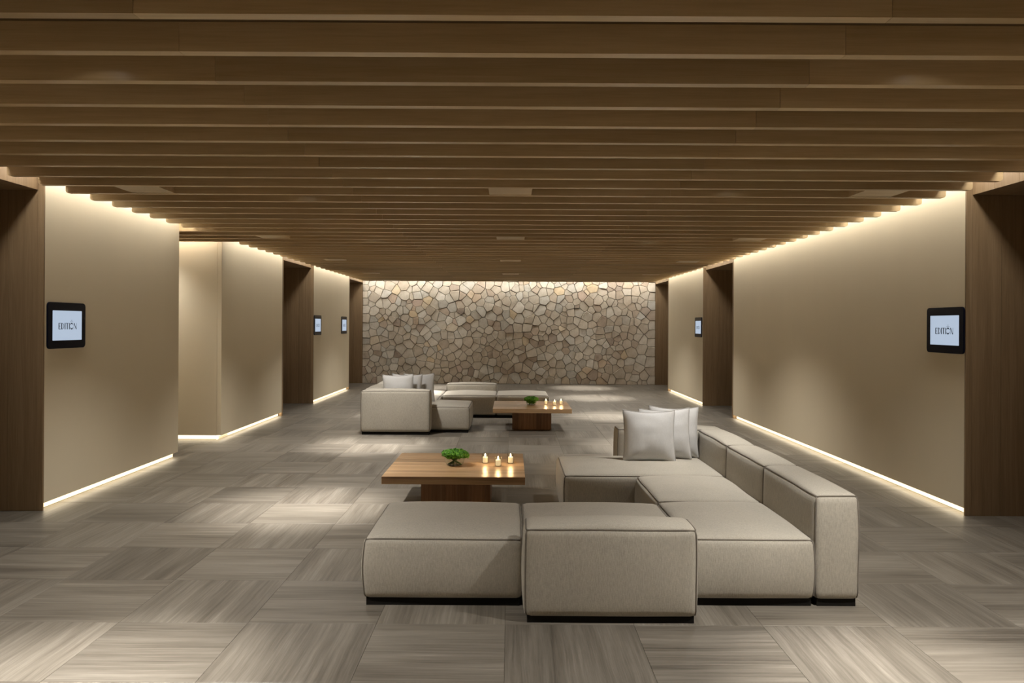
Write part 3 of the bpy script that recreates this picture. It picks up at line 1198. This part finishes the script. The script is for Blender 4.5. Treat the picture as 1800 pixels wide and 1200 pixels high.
fv, ff = lathe([(0.0, 0.060), (0.0050, 0.0625), (0.0076, 0.067), (0.0070, 0.073), (0.0040, 0.081), (0.0015, 0.087), (0.0, 0.090)], 14)
FLAME = pydata('flame', fv, ff, True); FLAME.materials.append(M_FLAME)
CAN_D = bpy.data.lights.new('candle_glow', 'POINT')
CAN_D.energy = 0.6
CAN_D.color = (1.0, 0.62, 0.28)
CAN_D.shadow_soft_size = 0.010
SPOTS = [(-0.225, 7.00, 'lit candle nearest the moss bowl on the table away from the stone wall'),
         (-0.106, 6.85, 'lit candle, middle of three, on the table away from the stone wall'),
         (0.004, 7.00, 'lit candle farthest from the moss bowl, table away from the stone wall'),
         (0.560, 12.22, 'lit candle nearest the moss bowl on the reddish coffee table'),
         (0.690, 12.08, 'lit candle, middle of three, on the reddish coffee table'),
         (0.800, 12.22, 'lit candle farthest from the moss bowl on the reddish coffee table')]
for n, (x, y, lab) in enumerate(SPOTS):
    c = empty('votive_candle', (x, y, ZT))
    tag(c, lab, 'candle', 'votive candles on the farther table' if n > 2 else 'votive candles on the nearer table')
    link('glass_cup', CUP, c)
    w = link('wax', WAX, c)
    link('wick', WICK, w)
    link('flame', FLAME, w)
    l = bpy.data.objects.new('glow', CAN_D)
    C.objects.link(l)
    l.parent = c
    l.location = (0, 0, 0.100)

# ------------------------------------------------------------------ wall displays
def rounded_rect(w, h, r, n=5):
    pts = []
    for cx, cz, a0 in ((w / 2 - r, h / 2 - r, 0), (-w / 2 + r, h / 2 - r, 90), (-w / 2 + r, -h / 2 + r, 180), (w / 2 - r, -h / 2 + r, 270)):
        for k in range(n + 1):
            t = math.radians(a0 + 90 * k / n)
            pts.append((cx + r * math.cos(t), cz + r * math.sin(t)))
    return pts


def slab(name, pts, y0, y1):
    """outline in XZ, front face at y0 looking to -Y"""
    n = len(pts)
    v = [(x, y0, z) for x, z in pts] + [(x, y1, z) for x, z in pts]
    f = [tuple(range(n)), tuple(range(2 * n - 1, n - 1, -1))]
    for i in range(n):
        j = (i + 1) % n
        f.append((i, i + n, j + n, j))
    return pydata(name, v, f)


def lettering():
    """EDITION in thin high-contrast capitals with a small round O, two lines of tiny marks above it"""
    q = []
    H = 0.056

    def bar(x0, x1, z0, z1): q.append([(x0, z0), (x1, z0), (x1, z1), (x0, z1)])

    def stem(x, w): bar(x, x + w, 0, H)
    T, S = 0.0122, 0.0040
    x = 0.0
    stem(x, T); bar(x, x + 0.034, H - S, H); bar(x, x + 0.034, 0, S); bar(x, x + 0.026, H / 2 - S / 2, H / 2 + S / 2)
    bar(x + 0.032, x + 0.034, H - 0.011, H); bar(x + 0.032, x + 0.034, 0, 0.011)
    x = 0.042                                     # D
    stem(x, T)
    prev = None
    for k in range(13):
        t = math.radians(90 - 180 * k / 12)
        o = (x + 0.010 + 0.030 * math.cos(t), H / 2 + H / 2 * math.sin(t))
        i = (x + 0.010 + 0.0225 * math.cos(t), H / 2 + (H / 2 - S) * math.sin(t))
        if prev: q.append([prev[1], i, o, prev[0]])
        prev = (o, i)
    x = 0.092                                     # I
    stem(x, T)
    x = 0.110                                     # T
    bar(x, x + 0.040, H - S, H); stem(x + 0.016, T)
    bar(x, x + 0.002, H - 0.010, H); bar(x + 0.038, x + 0.040, H - 0.010, H)
    x = 0.160                                     # I
    stem(x, T)
    cx, cz, R = 0.201, H / 2, 0.026               # O: heavy top and bottom, open sides
    for half in (0, 180):
        prev = None
        for k in range(15):
            a = 18 + 144 * k / 14
            t = math.radians(half + a)
            th = 0.0095 * math.sin(math.radians(a)) ** 1.5 + 0.001
            o = (cx + R * math.cos(t), cz + (R + 0.004) * math.sin(t))
            i = (cx + (R - th) * math.cos(t), cz + (R + 0.004 - th) * math.sin(t))
            if prev: q.append([prev[0], o, i, prev[1]])
            prev = (o, i)
    x = 0.236                                     # N
    bar(x, x + S, 0, H); bar(x + 0.040, x + 0.040 + S, 0, H)
    q.append([(x, H), (x + 0.033, 0), (x + 0.043, 0), (x + 0.010, H)])
    for k in range(3): bar(0.192 + k * 0.007, 0.1955 + k * 0.007, H + 0.021, H + 0.027)
    for k in range(7): bar(0.180 + k * 0.0064, 0.1835 + k * 0.0064, H + 0.008, H + 0.013)
    v, f = [], []
    for poly in q:
        a = sum(poly[i - 1][0] * poly[i][1] - poly[i][0] * poly[i - 1][1] for i in range(len(poly)))
        if a < 0: poly = poly[::-1]
        b = len(v)
        v += [(px - 0.140, 0.0, pz - H / 2) for px, pz in poly]
        f.append(tuple(range(b, b + len(poly))))
    return pydata('lettering', v, f)


DW, DH = 0.585, 0.405
BEZ = slab('bezel', rounded_rect(DW, DH, 0.035), -0.014, 0.0)
bm = bmesh.new(); bm.from_mesh(BEZ)
bmesh.ops.bevel(bm, geom=[e for e in bm.edges if all(abs(v.co.y + 0.014) < 1e-5 for v in e.verts)], offset=0.003, segments=2, affect='EDGES')
bm.to_mesh(BEZ); bm.free()
BEZ.materials.append(M_BEZEL)
SCR = slab('screen', rounded_rect(0.452, 0.262, 0.003, 1), -0.0150, -0.012)
SCR.materials.append(M_SCREEN)
LET = lettering()
LET.materials.append(M_INK)
for s, y, lab in ((-1, 6.905, 'black wall display with lit logo screen beside the plaster corner leading to the side corridor'),
                  (-1, 15.87, 'black wall display next to the middle wood-lined opening on the corridor side'),
                  (-1, 18.38, 'black wall display next to the wood-lined opening that meets the stone wall'),
                  (1, 6.875, 'black wall display with lit logo screen on the unbroken plaster wall'),
                  (1, 15.91, 'black wall display past the middle opening, opposite the corridor side')):
    X = LX if s < 0 else RX
    d = empty('wall_display', (X, y, 1.574), math.pi / 2 if s < 0 else -math.pi / 2)
    tag(d, lab, 'screen', 'wall displays beside the openings')
    link('bezel', BEZ, d)
    sc = link('screen', SCR, d)
    l = link('lettering', LET, sc)
    l.location = (0.0, -0.0156, -0.006)
